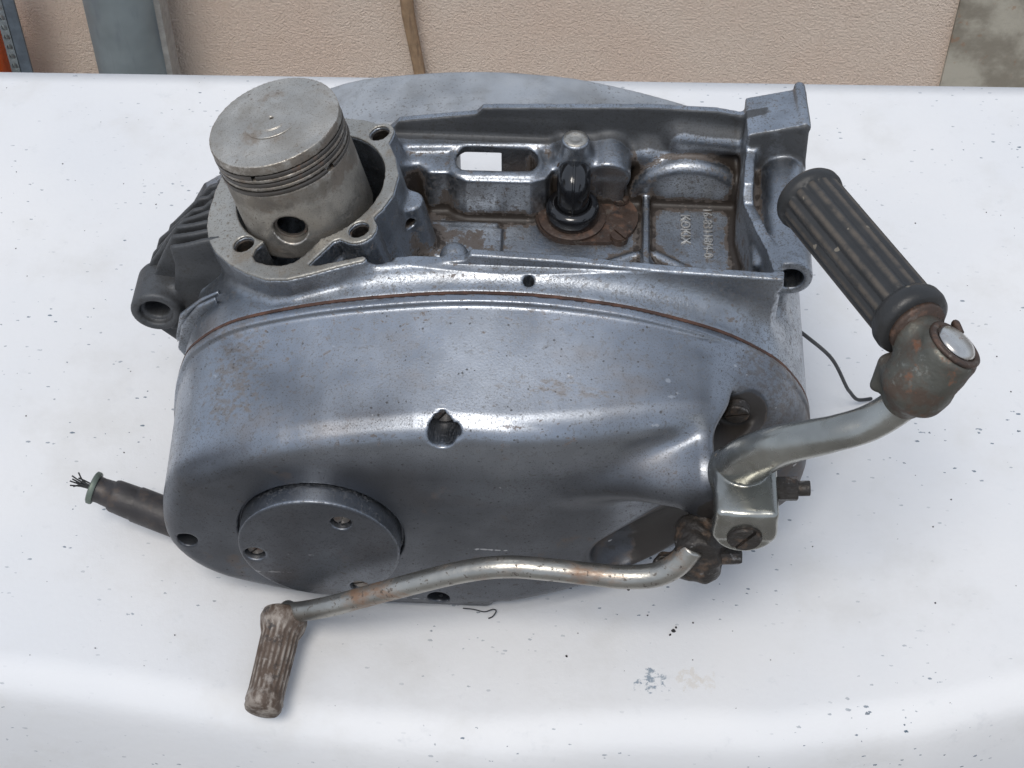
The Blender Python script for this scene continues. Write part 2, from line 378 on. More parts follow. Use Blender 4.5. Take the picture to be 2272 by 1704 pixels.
# ------------------------------------------------------------------ signed distance volumes for the castings
class Vol:
    def __init__(s, lo, hi, h):
        s.lo = np.array(lo, float); s.h = h
        n = np.ceil((np.array(hi, float) - s.lo) / h).astype(int) + 1; s.n = n
        ax = [(s.lo[i] + h * np.arange(n[i])).astype(np.float32) for i in range(3)]
        s.ax = ax; s.d = np.full(tuple(n), 60., np.float32)
    def sub(s, b, pad):
        S = []
        for i in range(3):
            a = int(max(0, math.floor((b[0][i] - pad - s.lo[i]) / s.h))); c = int(min(s.n[i], math.ceil((b[1][i] + pad - s.lo[i]) / s.h) + 1))
            S.append(slice(a, max(a, c)))
        S = tuple(S); return S, s.ax[0][S[0]].reshape(-1, 1, 1), s.ax[1][S[1]].reshape(1, -1, 1), s.ax[2][S[2]].reshape(1, 1, -1)
    def add(s, fb, k=0.):
        f, b = fb; S, X, Y, Z = s.sub(b, k + 3 * s.h); s.d[S] = smin(s.d[S], f(X, Y, Z), k)
    def cut(s, fb, k=0.):
        f, b = fb; S, X, Y, Z = s.sub(b, k + 3 * s.h); s.d[S] = -smin(-s.d[S], f(X, Y, Z), k)
    def mesh(s):
        d = s.d; d[0] = d[-1] = 9; d[:, 0] = d[:, -1] = 9; d[:, :, 0] = d[:, :, -1] = 9
        ins = d < 0; c = np.zeros(tuple(s.n - 1), np.uint8)
        for i in (0, 1):
            for j in (0, 1):
                for k in (0, 1): c += ins[i:s.n[0] - 1 + i, j:s.n[1] - 1 + j, k:s.n[2] - 1 + k]
        cells = np.argwhere((c > 0) & (c < 8)); del c
        idx = np.full(tuple(s.n - 1), -1, np.int32); idx[tuple(cells.T)] = np.arange(len(cells))
        acc = np.zeros((len(cells), 3)); cnt = np.zeros(len(cells))
        I, J, K = cells.T; cr = {}
        for i in (0, 1):
            for j in (0, 1):
                for k in (0, 1): cr[i, j, k] = d[I + i, J + j, K + k].astype(float)
        for axis in range(3):
            for p in (0, 1):
                for q in (0, 1):
                    a = [p, q]; a.insert(axis, 0); b = [p, q]; b.insert(axis, 1)
                    va, vb = cr[tuple(a)], cr[tuple(b)]; m = (va < 0) != (vb < 0)
                    t = np.where(m, va / np.where(m, va - vb, 1), 0)
                    pt = np.tile(np.array(a, float), (len(cells), 1)); pt[:, axis] = t
                    acc[m] += pt[m]; cnt += m
        V = s.lo + s.h * (cells + acc / cnt[:, None]); Q = []
        for axis in range(3):
            A = np.moveaxis(ins, axis, 0); Bx = np.moveaxis(idx, axis, 0)
            e = np.argwhere(A[:-1, 1:-1, 1:-1] != A[1:, 1:-1, 1:-1]); i, j, k = e[:, 0], e[:, 1] + 1, e[:, 2] + 1
            q = np.stack([Bx[i, j - 1, k - 1], Bx[i, j, k - 1], Bx[i, j, k], Bx[i, j - 1, k]], 1)
            fl = A[i, j, k] if axis != 1 else ~A[i, j, k]
            q[~fl] = q[~fl][:, ::-1]; Q.append(q)
        return V, np.concatenate(Q)
    def concave(s, V, r):
        """share of metal in a cube of +-r mm round each vertex: above .5 in corners where dirt collects"""
        k = max(1, int(round(r / s.h))); f = (s.d < 0).astype(np.float32)
        for ax in range(3):
            cs = np.cumsum(np.pad(f, [(k + 1, k) if a == ax else (0, 0) for a in range(3)], mode='edge'), axis=ax, dtype=np.float32)
            n = f.shape[ax]; f = (np.take(cs, range(2 * k + 1, n + 2 * k + 1), ax) - np.take(cs, range(0, n), ax)) / (2 * k + 1)
        i = np.clip(np.round((V - s.lo) / s.h).astype(int), 0, s.n - 1); return f[tuple(i.T)]

def smin(a, b, k):
    if k <= 0: return np.minimum(a, b)
    h = np.maximum(k - np.abs(a - b), 0) / k; return np.minimum(a, b) - h * h * k * .25

def poly2(P):
    P = np.array(P, np.float32)
    def f(A, B):
        A, B = np.broadcast_arrays(A, B); d = np.full(A.shape, 1e9, np.float32); sg = np.ones(A.shape, np.float32); n = len(P)
        for i in range(n):
            ax, az = P[i]; bx, bz = P[i - 1]; ex, ez = bx - ax, bz - az; wx, wz = A - ax, B - az
            t = np.clip((wx * ex + wz * ez) / (ex * ex + ez * ez + 1e-9), 0, 1)
            d = np.minimum(d, (wx - ex * t) ** 2 + (wz - ez * t) ** 2)
            c1 = B >= az; c2 = B < bz; c3 = ex * wz > ez * wx
            sg = np.where((c1 & c2 & c3) | (~c1 & ~c2 & ~c3), -sg, sg)
        return sg * np.sqrt(d)
    return f
def rext(d2, dy, r):
    a = d2 + r; b = dy + r
    return np.minimum(np.maximum(a, b), 0) + np.sqrt(np.maximum(a, 0) ** 2 + np.maximum(b, 0) ** 2) - r
def ext_y(P, y0, y1, r=0.):
    P = np.array(P, float); f2 = poly2(P)
    return (lambda X, Y, Z: rext(f2(X, Z), np.abs(Y - (y0 + y1) / 2) - (y1 - y0) / 2, r), ((P[:, 0].min(), y0, P[:, 1].min()), (P[:, 0].max(), y1, P[:, 1].max())))
def ext_z(P, z0, z1, r=0.):
    P = np.array(P, float); f2 = poly2(P)
    return (lambda X, Y, Z: rext(f2(X, Y), np.abs(Z - (z0 + z1) / 2) - (z1 - z0) / 2, r), ((P[:, 0].min(), P[:, 1].min(), z0), (P[:, 0].max(), P[:, 1].max(), z1)))
def ext_x(P, x0, x1, r=0.):
    P = np.array(P, float); f2 = poly2(P)
    return (lambda X, Y, Z: rext(f2(Y, Z), np.abs(X - (x0 + x1) / 2) - (x1 - x0) / 2, r), ((x0, P[:, 0].min(), P[:, 1].min()), (x1, P[:, 0].max(), P[:, 1].max())))
def bx(lo, hi, r=0.):
    c = [(a + b) / 2 for a, b in zip(lo, hi)]; hh = [(b - a) / 2 for a, b in zip(lo, hi)]
    def f(X, Y, Z):
        q = [np.abs(A - cc) - h + r for A, cc, h in zip((X, Y, Z), c, hh)]
        return np.sqrt(sum(np.maximum(e, 0) ** 2 for e in q)) + np.minimum(np.maximum(np.maximum(q[0], q[1]), q[2]), 0) - r
    return f, (lo, hi)
def cyl(p0, p1, r, e=0., r1=None):
    p0 = np.array(p0, float); p1 = np.array(p1, float); L = np.linalg.norm(p1 - p0); a = (p1 - p0) / L; rb = r if r1 is None else r1
    def f(X, Y, Z):
        dx, dy, dz = X - p0[0], Y - p0[1], Z - p0[2]; s = dx * a[0] + dy * a[1] + dz * a[2]
        rad = np.sqrt(np.maximum(dx * dx + dy * dy + dz * dz - s * s, 0)); rr = r + (rb - r) * np.clip(s / L, 0, 1)
        return rext(rad - rr, np.abs(s - L / 2) - L / 2, e)
    m = max(r, rb); return f, (np.minimum(p0, p1) - m, np.maximum(p0, p1) + m)
def cap(p0, p1, r, r1=None):
    p0 = np.array(p0, float); p1 = np.array(p1, float); e = p1 - p0; L2 = e @ e; rb = r if r1 is None else r1
    def f(X, Y, Z):
        dx, dy, dz = X - p0[0], Y - p0[1], Z - p0[2]; t = np.clip((dx * e[0] + dy * e[1] + dz * e[2]) / L2, 0, 1)
        return np.sqrt((dx - e[0] * t) ** 2 + (dy - e[1] * t) ** 2 + (dz - e[2] * t) ** 2) - (r + (rb - r) * t)
    m = max(r, rb); return f, (np.minimum(p0, p1) - m, np.maximum(p0, p1) + m)
def ell(c, R):
    def f(X, Y, Z):
        k = np.sqrt(((X - c[0]) / R[0]) ** 2 + ((Y - c[1]) / R[1]) ** 2 + ((Z - c[2]) / R[2]) ** 2); return (k - 1) * min(R)
    return f, (np.array(c) - R, np.array(c) + R)

# ------------------------------------------------------------------ setting: table, wall and the things along the wall
def tag(o, label, cat, group=None):
    o['label'] = label; o['category'] = cat
    if group: o['group'] = group
def struct(o): o['kind'] = 'structure'

def back_edge(x): return 381.5 + (x * .0295)
def front_edge(x): return float(np.interp(x, [-600, -230, -120, 0, 120, 190, 235, 330, 600], [-24, -34, -40, -50, -44, -26, -10, 2, 8]))
def sheet_z(x, y):
    t = front_edge(x) - y + 4 * sin(x * .021)
    if t <= 0: return 0.0
    return -t * t / 34 if t < 16 else -7.53 - (t - 16) * (.941 + 5.5 * min(1, (t - 16) / 16))
xs = np.linspace(-620, 620, 125)
V = []; F = []; ny = 90
for i, x in enumerate(xs):
    yb = back_edge(x); fe = front_edge(x)
    for j in range(ny):
        q = j / (ny - 1)
        y = yb + (fe + 12 - yb) * (q / .45) if q < .45 else fe + 12 - 95 * (q - .45) / .55
        z = sheet_z(x, y); V.append((x, y, z))
nv = len(V)
V += [(a, b, c - 18) for a, b, c in V]
for i in range(len(xs) - 1):
    for j in range(ny - 1):
        a = i * ny + j; b = a + ny; F.append((a, a + 1, b + 1, b)); F.append((nv + a, nv + b, nv + b + 1, nv + a + 1))
    for j in (0, ny - 1):
        a = i * ny + j; b = a + ny; F.append((a, b, nv + b, nv + a) if j == 0 else (a, nv + a, nv + b, b))
table = mkobj('table', V, F, 'sheet'); struct(table)

WY, GZ, WT = 1300.0, -950.0, 200.0
ground = mkobj('ground', [(-20000, -20000, GZ), (20000, -20000, GZ), (20000, 20000, GZ), (-20000, 20000, GZ)], [(0, 1, 2, 3)], 'paving', smooth=False); struct(ground)
V, F = box((-2600, WY, GZ), (480, WY + 150, WT)); wall = mkobj('wall', V, F, 'plaster', smooth=False); struct(wall)
V, F = box((472.3, WY - 6, GZ), (900, WY + 180, WT))
pil = mkobj('concrete_pillar', V, F, 'concrete', smooth=False)
tag(pil, 'stained grey concrete pillar beside the beige wall at the far right', 'pillar')

pipe = bpy.data.objects.new('downpipe', None); COL.objects.link(pipe)
tag(pipe, 'blue-grey round metal downpipe standing before the beige wall', 'pipe')
V, F, _ = lathe([(46, GZ), (46, WT)], (-534, 1246, 0), (0, 0, 1), 48); mkobj('tube', V, F, 'zinc', pipe, sharp=40)
V, F = box((-500, 1229, GZ), (-484, 1262, WT)); mkobj('side_strip', V, F, 'zincedge', pipe, smooth=False)  # paler strip along the right side of the pipe

V, F = tube([(-215, 1292, WT), (-200, 1290, -450), (-195.5, 1288, -640), (-192, 1288, -690), (-184, 1288, -760), (-178, 1290, -850), (-172, 1291, GZ)], [8, 8, 8.3, 8, 7.6, 7.5, 7.2], 14)
st = mkobj('wooden_stick', V, F, 'wood'); tag(st, 'thin brown wooden stick leaning against the beige wall', 'stick')

post = bpy.data.objects.new('perforated_post', None); COL.objects.link(post)
tag(post, 'galvanised metal angle post with a row of holes at the far left', 'post')
px0, px1, pyy = -692., -680., 1248.
V, F = box((px1 - 1, pyy - 6, GZ), (px1 + 14, pyy - 2, WT)); mkobj('side_flange', V, F, 'zincdark', post, smooth=False)
V, F = box((px0, pyy + 3, GZ), (px1 - 1, pyy + 6, WT)); mkobj('added_backing_plate', V, F, 'zincpale', post, smooth=False)  # pale plate added behind so that the holes look light
# front leg of the angle: a plate pierced by oval holes
Vp = []; Fp = []; cx = (px0 + px1) / 2; hr = 3.9; pitch = 15.
for k in range(40):
    zc = -930 + k * pitch; base = len(Vp); n = 16
    for y in (pyy - 6, pyy - 2):
        for t in range(n): Vp.append((cx + hr * cos(2 * pi * t / n), y, zc + hr * 1.45 * sin(2 * pi * t / n)))
        for t in range(n):
            a = 2 * pi * t / n; m = max(abs(cos(a)), abs(sin(a))); Vp.append((cx + 6. * cos(a) / m, y, zc + pitch / 2 * sin(a) / m))
    for t in range(n):
        u = (t + 1) % n
        Fp.append((base + t, base + n + t, base + n + u, base + u)); Fp.append((base + 2 * n + t, base + 2 * n + u, base + 3 * n + u, base + 3 * n + t))
        Fp.append((base + t, base + u, base + 2 * n + u, base + 2 * n + t)); Fp.append((base + n + t, base + 3 * n + t, base + 3 * n + u, base + n + u))
mkobj('perforated_flange', Vp, Fp, 'zinc', post, smooth=False)

V, F, _ = lathe([(42, GZ), (50, -760), (53, -690), (57, -686), (57, -676), (52, -676)], (-754, 1262, 0), (0, 0, 1), 48)
bk = mkobj('orange_bucket', V, F, 'orange', sharp=40); tag(bk, 'bright orange plastic bucket cut off at the left edge', 'bucket')
V, F, _ = lathe([(10, GZ), (16, -780), (17, -746), (12, -735), (2, -731)], (-709, 1215, 0), (0, 0, 1), 32)
bb = mkobj('brown_pot', V, F, 'brownplastic'); tag(bb, 'small brown plastic pot in front of the orange bucket', 'pot')

# ------------------------------------------------------------------ the engine
ENG = bpy.data.objects.new('motorcycle_engine', None); COL.objects.link(ENG)
tag(ENG, 'worn grey aluminium motorcycle engine with bare piston and two foot levers, on white table', 'engine')

GASK = spline([(-148, 104), (-142, 115), (-128, 128), (-111, 136.4), (-82, 145.4), (-52, 151.4), (-23, 155), (6, 155.3), (36, 152), (58, 147), (85.5, 137.5), (104, 126.6), (116, 116), (127, 98), (131.5, 78), (132, 55), (127, 38), (112, 29), (85, 24), (50, 14), (15, 5), (-20, 2), (-55, 2), (-85, 4), (-112, 11), (-138, 22), (-153, 38), (-157, 60), (-153.5, 86)], 4, True)
FRONT = spline([(-148, 88), (-140, 98), (-123, 108), (-97, 122.5), (-58, 132), (-20, 137), (37, 134), (68, 131), (84, 128), (88, 120), (89, 95), (89, 70), (86, 52), (66, 32), (35, 15), (0, 6), (-40, 4.5), (-86, 5), (-118, 12), (-142, 23), (-155, 42), (-154.5, 66)], 4, True)

# --- left side cover
capc = (-83.3, 0, 60.5)
cv = Vol((-162, -20, -3), (140, 64, 162), .75)
fA, fB = poly2(GASK), poly2(FRONT)
def cover_main(X, Y, Z):
    t = np.clip((60 - Y) / 54, 0, 1); d2 = fA(X, Z) * (1 - t) + fB(X, Z) * t
    yf = np.interp(X, [-160, -130, 0, 37, 81, 100], [1.5, 0, 0, 6, 17, 22]).astype(np.float32)
    return np.maximum(rext(d2, yf - Y, 10.), Y - 59.4)
cv.add((cover_main, ((-160, -2, 0), (135, 60, 158))))
def cover_base(X, Y, Z): return np.maximum(rext(fA(X, Z) + np.clip((112 - X) * .11, 0, 20), 36 - Y, 17.), Y - 59.4)
cv.add((cover_base, ((20, 30, 0), (135, 60, 158))), 3)
cv.add((lambda X, Y, Z: np.maximum(rext(fA(X, Z) - .9, np.abs(Y - 57) - 2.3, .9), Y - 59.4), ((-160, 53, 0), (135, 61, 158))), 1.2)       # edge bead
cv.add(cap((26, 11, 92), (82, 9, 105), 4, 17), 11)                                         # swelling round the kick shaft
cv.add(cyl((84, 32, 100), (84, -5, 103), 11, 3), 6)
cv.add(bx((-66, 3, 0.6), (-8, 40, 22), 4), 5)                                               # lug along the bottom edge
cv.cut((lambda X, Y, Z: np.maximum(np.abs(np.sqrt((X - capc[0]) ** 2 + (Z - capc[2]) ** 2) - 36.0) - .8, Y - 3.0), ((-122, -6, 22), (-44, 4, 100))), .3)
cv.cut(cap((52, 4, 43), (106, 2, 88), 16.5), 2)                                           # recess for the gear shaft
cv.cut(cyl((95, 4, 117), (95, 36, 116), 10.5, 2), 4)                                        # pocket over the screw by the kick shaft
cv.cut(cyl((-28, -20, 131.5), (-28, 20, 131.5), 5.8), 1.0)
cv.cut(cyl((-22.3, -20, 133.0), (-22.3, 9, 133.0), 2.2), 1.2)
cv.cut(cyl((-145, -20, 50), (-144, 16, 50), 4.6), .5)
cv.cut(cyl((-33, -20, 12.5), (-33, 22, 12.5), 5.2), .8)
cv.cut(bx((-200, 58.9, -20), (180, 90, 200)))
V, Q = cv.mesh()
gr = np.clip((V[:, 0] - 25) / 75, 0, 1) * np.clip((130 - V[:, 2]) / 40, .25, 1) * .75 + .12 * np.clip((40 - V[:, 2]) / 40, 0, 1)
gr = np.maximum(gr, .56 * np.clip((128 - V[:, 2]) / 24, 0, 1) * np.clip((14 - V[:, 1]) / 8, 0, 1))  # shade of the front face painted in as a darker film
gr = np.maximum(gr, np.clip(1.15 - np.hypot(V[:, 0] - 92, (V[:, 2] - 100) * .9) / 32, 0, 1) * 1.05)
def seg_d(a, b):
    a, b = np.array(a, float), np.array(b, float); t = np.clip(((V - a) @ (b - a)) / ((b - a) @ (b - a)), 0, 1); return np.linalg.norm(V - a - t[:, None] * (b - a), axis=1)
gr = np.maximum(gr, np.clip((20.5 - seg_d((50, 4, 41), (106, 2, 88))) / 3.5, 0, 1) * np.clip((V[:, 0] - 40) / 22, .55, 1) * 1.45)        # near-black tone in the gear shaft recess
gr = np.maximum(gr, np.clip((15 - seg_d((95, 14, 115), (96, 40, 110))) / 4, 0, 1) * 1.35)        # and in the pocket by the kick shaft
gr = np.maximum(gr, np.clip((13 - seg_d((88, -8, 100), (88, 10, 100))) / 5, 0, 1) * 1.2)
gr = np.maximum(gr, np.clip(1 - np.abs(V[:, 2] - 139 + .1 * np.abs(V[:, 0])) / 9, 0, 1) * .28)
sx, sy, sz = V.T
stain = np.exp(-((sx + 120) / 20) ** 2) * np.clip((sy - 12) / 10, 0, 1) + .9 * np.exp(-((sx - 20) / 42) ** 2) * np.exp(-((sy - 22) / 7) ** 2) + np.clip((sx - 84) / 14, 0, 1) * .9 + .35 * np.exp(-((sx + 60) / 40) ** 2) * np.exp(-((sy - 18) / 9) ** 2)
mkobj('side_cover', V, Q, 'cover', ENG, attrs={'grime_shade': gr, 'stain': np.clip(stain, 0, 1)})
del cv

# gasket line between cover and crankcase
P = np.array(GASK); nrm = np.roll(P, -1, 0) - np.roll(P, 1, 0); nrm = np.stack([nrm[:, 1], -nrm[:, 0]], 1); nrm /= np.linalg.norm(nrm, axis=1)[:, None]
if ((P + nrm).max(0) - P.max(0)).sum() < 0: nrm = -nrm
n = len(P); V = []
for off, y in ((-4, 58.85), (.9, 58.85), (.9, 60.45), (-4, 60.45)): V += [(p[0], y, p[1]) for p in P + nrm * off]
F = [(a * n + i, a * n + (i + 1) % n, ((a + 1) % 4) * n + (i + 1) % n, ((a + 1) % 4) * n + i) for a in range(4) for i in range(n)]
mkobj('gasket', V, F, 'gasket', ENG, sharp=40)

# round cap on the cover
capc = (-83.3, 0, 60.5)
cvp = Vol((-124, -14, 20), (-42, 6, 101), .7)
cvp.add(cyl((capc[0], -9, capc[2]), (capc[0], 4, capc[2]), 35.5, .9))
SCR = [(-72, 81.5), (-112, 55.5), (-67, 32.5)]
for x, z in SCR: cvp.cut(cyl((x, -14, z), (x, -3, z), 4.6), .5)
V, Q = cvp.mesh(); capo = mkobj('clutch_cap', V, Q, 'cover', ENG, attrs={'grime_shade': np.where(V[:, 1] < -8.2, .46, .0)})  # cap front darkened as well: shade painted into the colour
for i, (x, z) in enumerate(SCR): slotted_screw('screw', (x, -4.6, z), (0, -1, 0), 4.0, 'screw', capo, ang=(1.3, .9, .3)[i])
for x, y, z, r in ((-28, 15, 131.5, 5.5), (-144.5, 13, 50, 4.1), (-33, 19, 12.5, 4.7), (95, 33, 116, 5.5)):
    slotted_screw('cover_screw', (x, y, z), (0, -1, 0), r, 'screw' if x < 50 else 'greasy', ENG, ang=rnd.random() * 3)

# --- crankcase
AX = np.array([-.235, 0, sqrt(1 - .235 ** 2)]); AU = np.array([AX[2], 0, .235]); AO = np.array([-98.1, 121, 152.4])
def loc(u, v, w=0.): return AO + AU * u + np.array([0, v, 0]) + AX * w
EAR = lambda c, r, a0, a1, k=7: [(c[0] + r * cos(radians(a)), c[1] + r * sin(radians(a))) for a in np.linspace(a0, a1, k)]
FLG = [(-44.4, -6), (-43.5, 8), (-41.5, 20), (-38, 31), (-32, 40), (-20, 45), (0, 46), (14, 44.5), (24, 41)] + EAR((32, 30), 7.2, 100, -20) + \
      [(37.5, 23), (41.5, 13), (44.2, 1), (43, -11), (39, -19.5), (35.5, -24)] + EAR((29.3, -30.8), 8.3, 35, -130, 8) + \
      [(21, -35.2), (18.5, -35.8), (8.8, -48), (13, -49), (33, -47.2), (35, -48.6), (33.5, -50.4), (22, -52), (10, -54.3), (0, -55.6), (-10, -53.8), (-20, -48), (-29, -40.7), (-37, -32), (-41.5, -24), (-43.8, -15)]
PORT = [(-10, -22), (-12, -27.5), (-17.5, -34), (-18.3, -38.4), (-16, -42), (-10, -45), (-3.3, -46.6), (2, -45.5), (6, -42.2), (9.5, -37.5), (15.2, -29.6), (14, -20)]
fF, fP = poly2(FLG), poly2(PORT)
def uvw(X, Y, Z):
    return (X - AO[0]) * AU[0] + (Z - AO[2]) * AU[2], Y - AO[1], (X - AO[0]) * AX[0] + (Z - AO[2]) * AX[2]
def flange(X, Y, Z):
    u, v, wv = uvw(X, Y, Z); return rext(fF(u, v) + np.clip(-wv - 8, 0, 40) * .02, np.abs(wv + 27) - 27, .5)
FB = ((-160, 60, 85), (-40, 172, 168))

cc = Vol((-194, 57, -2), (140, 180, 182), .75)
cc.add(ext_y(GASK, 60.2, 170, 2.0))
FW = [(-66, 154), (-40, 158.5), (-23, 161), (-20.5, 164.8), (15, 163.3), (64, 159.3), (108, 157.3), (112, 157.2), (112.5, 150), (109, 135), (106, 105), (-66, 105)]
cc.add(ext_y(FW, 72.8, 77.2, .4), 14)
cc.add(ext_y([(-62, 150), (-60, 154.5), (-24, 160.5), (-21, 164.3), (54, 167.8), (85, 167), (101, 164), (105, 161), (105, 105), (-62, 105)], 166, 170, .4), 6)
RW = [(101, 170), (97.5, 142), (96.5, 127), (101, 106), (105.5, 92), (108, 77), (112, 77), (110, 93), (105.5, 108), (101, 128), (102, 142), (105.2, 170)]
cc.add((lambda X, Y, Z: np.maximum(ext_z(RW, 100, 165, .8)[0](X, Y, Z), (Z - np.interp(Y, [75, 110, 124, 130, 170], [157, 154, 151, 158, 163]).astype(np.float32))), ((95, 74, 100), (114, 172, 166))), 2)
# tub
TUB = [(-66, 78), (-60, 77.4), (60, 77.4), (107.5, 77.4), (105, 92), (100.5, 106), (96, 127), (97, 142), (100.5, 165.8), (-64, 165.8)]
cc.cut(ext_z(TUB, 121, 220, 2.5), 1)
# ledge with the slot, boss, divider, chamber and ribs inside the tub
LED = [(-64, 142.5), (-36, 144), (-32, 141), (-27, 139), (2, 139.5), (9, 142.5), (12, 148), (20, 150), (20, 168), (-64, 168)]
cc.add(ext_z(LED, 112, 145, 1.2), 3)
cc.add(ext_z([(-64, 156), (12, 161.5), (12, 168), (-64, 168)], 140, 148, 1.5), 3)
SLOT = [(-28 + 4.8 * cos(t) - (0), 152.2 + 7.2 * sin(t)) for t in np.linspace(pi / 2, 1.5 * pi, 9)] + [(.2 + 4.8 * cos(t), 152.8 + 7.2 * sin(t)) for t in np.linspace(-pi / 2, pi / 2, 9)]
cc.add(ext_z([(a * 1.13 + 1.6, (b - 152.5) * 1.5 + 152.5) for a, b in SLOT], 130, 146, .8), 2)
cc.cut(ext_z(SLOT, 121, 190), .6)
cc.cut(ext_z([(-64, 140), (-64, 146.5), (-50, 149), (-46, 146), (-46, 136)], 121, 160), 3)
cc.add(cyl((21.7, 153.5, 118), (21.7, 153.5, 159.5), 6.4, 1.0), 1.5)                       # stud boss
cc.add(bx((12, 149, 118), (31, 168, 151), 4), 4)
cc.add(cyl((21.7, 146.5, 140), (21.7, 153, 137), 6.8, 1), 2)
cc.add(cyl((37, 150, 139), (37, 168, 143), 10.5, 1.5), 3)                                  # half round tunnel
cc.add(bx((27.5, 150, 118), (45, 168, 140), 3), 4)
cc.add(cap((55, 169, 140), (97, 167, 132), 10, 7), 5)                                     # bearing housing bulges
cc.add(cyl((75, 153, 112), (75, 170, 112), 33, 5), 3)
cc.add(cap((70, 168, 152), (98, 166, 150), 8, 6), 5)
cc.add(bx((53.8, 80, 112), (57.2, 163, 126.5), 1.2), 2)                                    # divider rib
cc.add(cap((54, 118, 121), (62, 100, 124), 3), 2)
cc.add(bx((-62, 112, 116), (-10, 132.5, 122.5), .9), .6); cc.add(bx((-62, 112, 116), (-12, 136, 122.5), .9), .6)
cc.add(bx((62, 78, 116), (105, 108.5, 125), 1.5), 1.5); cc.add(cap((60, 119, 121), (76, 108, 122), 2.6), 2)
cc.add(cap((50, 118, 121), (40, 113, 121), 2.5), 2)
cc.add(ell((-28, 81, 154), (6.5, 7, 7)), 1.5)
# cylinder mouth
cc.add((flange, FB), 4)
cc.add(cyl((-47, 120, 112), (-51.5, 120, 150), 9.5, 1.5, 6.5), 4)                                 # lug with tapped hole beside the mouth
cc.cut(cyl((-50, 104, 143), (-51, 122, 143), 2.2), .4)
cc.cut(cyl(loc(3.2, 0, -75), loc(3.2, 0, 20), 34.4), .3)
cc.cut((lambda X, Y, Z: rext(fP(*uvw(X, Y, Z)[:2]), np.abs(uvw(X, Y, Z)[2] + 20) - 28, 0), FB), .4)
NOT = [(20.5, -36.2), (9.5, -47.2), (33, -46.4), (37, -47.5), (44, -46), (46, -38), (38, -35.5), (33.5, -39.3), (26, -39.6)]
fN = poly2(NOT)
cc.cut((lambda X, Y, Z: rext(fN(*uvw(X, Y, Z)[:2]), np.abs(uvw(X, Y, Z)[2] + 12) - 18, 0), FB), .5)
for u, v in ((-23.6, -29.9), (29.3, -30.7), (32.1, 30.2), (-24, 30.2)): cc.cut(cyl(loc(u, v, -22), loc(u, v, 8), 4.5), .5)
# front of the case: engine mount eye (the fins are parts of their own)
cc.add(cyl((-167, 90, 101), (-167, 112, 101), 11.8, 1.5), 3)
cc.add(ext_y([(-178, 96), (-170, 82), (-152, 62), (-130, 40), (-120, 120), (-150, 112), (-172, 110)], 97, 112, 2), 4)
cc.add(ext_y([(-135, 142), (-150, 131), (-156, 120), (-158, 108), (-150, 70), (-120, 60), (-110, 130)], 98, 146, 1.0), 4)
cc.cut(cyl((-167, 70, 101), (-167, 118, 101), 5.6), 1.2); cc.cut(cyl((-167, 70, 101), (-167, 93, 101), 7.6), 1.2)
# rear mount
MB = [(98, 100), (98, 168), (119, 174), (125, 173.5), (126, 150), (124, 100)]
cc.add(ext_y(MB, 150, 176, 1.2), 3)
cc.add(cap((123, 152, 173), (121.5, 175, 175.5), 2.6), 1.5)
cc.add(cyl((116.2, 83, 147), (116.2, 152, 147), 9.8, 1.0), 2)
cc.add(bx((100, 92, 100), (119, 152, 146), 3), 5)
cc.cut(cyl((116.2, 70, 147), (116.2, 112, 147), 5.8), .8)
# way through behind the slot and screw hole in the front flare
cc.cut((lambda X, Y, Z: rext(np.abs(X + 24) - 11.6, np.abs((Z - 145) + (Y - 152.5) * .93) - 17, 2) + np.maximum(Y * 0 + 146 - Y, 0) * 9, ((-37, 148, -2), (-12, 180, 140))), 0)
cc.cut(cyl((4.5, 66, 166), (4.5, 67.5, 148), 2.3), .4)
cc.cut(bx((-200, 40, -10), (180, 60.4, 200)))
V, Q = cc.mesh()
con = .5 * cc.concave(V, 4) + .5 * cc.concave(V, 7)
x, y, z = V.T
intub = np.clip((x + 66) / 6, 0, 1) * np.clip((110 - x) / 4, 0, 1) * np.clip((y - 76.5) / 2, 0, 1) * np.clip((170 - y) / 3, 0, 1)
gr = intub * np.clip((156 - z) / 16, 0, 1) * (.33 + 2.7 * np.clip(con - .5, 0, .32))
gr = np.maximum(gr, .30 * np.clip((x - 100) / 10, 0, 1) * np.clip((y - 78) / 5, 0, 1))
gr = np.maximum(gr, .22 * np.clip((1.5 - np.abs((x - AO[0]) * AX[0] + (z - AO[2]) * AX[2])) / 1.0, 0, 1) * (x < -50))
dark_tone = np.clip((-143 - x) / 8, 0, 1) * np.clip((y - 80) / 8, 0, 1)  # front end of the case around the fins coloured darker
dark_tone = np.maximum(dark_tone, .80 * intub * np.clip((z - 138) / 8, 0, 1) * np.clip((y - 160) / 3, 0, 1) * np.clip((167.5 - y) / 1, 0, 1))  # shade painted on the back wall of the tub
dark_tone = np.maximum(dark_tone, .70 * np.clip((x - 97) / 3, 0, 1) * np.clip((y - 147) / 3, 0, 1) * np.clip((151.5 - y) / 1, 0, 1))  # shade painted on the upright front of the rear mount
mkobj('crankcase', V, Q, 'case', ENG, attrs={'grime_shade': gr, 'dark_tone': dark_tone})
del cc

# machined joint face of the cylinder mouth
sv = Vol((-160, 60, 140), (-40, 172, 170), .6)
def seat(X, Y, Z):
    u, v, wv = uvw(X, Y, Z); d = rext(fF(u, v) + .25, np.abs(wv - .2) - .8, .35)
    d = np.maximum(d, -(np.sqrt((u - 3.2) ** 2 + v ** 2) - 34.6)); return np.maximum(d, np.maximum(-fP(u, v), -fN(u, v)))
sv.add((seat, FB))
for u, v in ((-23.6, -29.9), (29.3, -30.7), (32.1, 30.2), (-24, 30.2)): sv.cut(cyl(loc(u, v, -9), loc(u, v, 9), 4.7), .4)
V, Q = sv.mesh(); mkobj('cylinder_seat', V, Q, 'flange', ENG); del sv

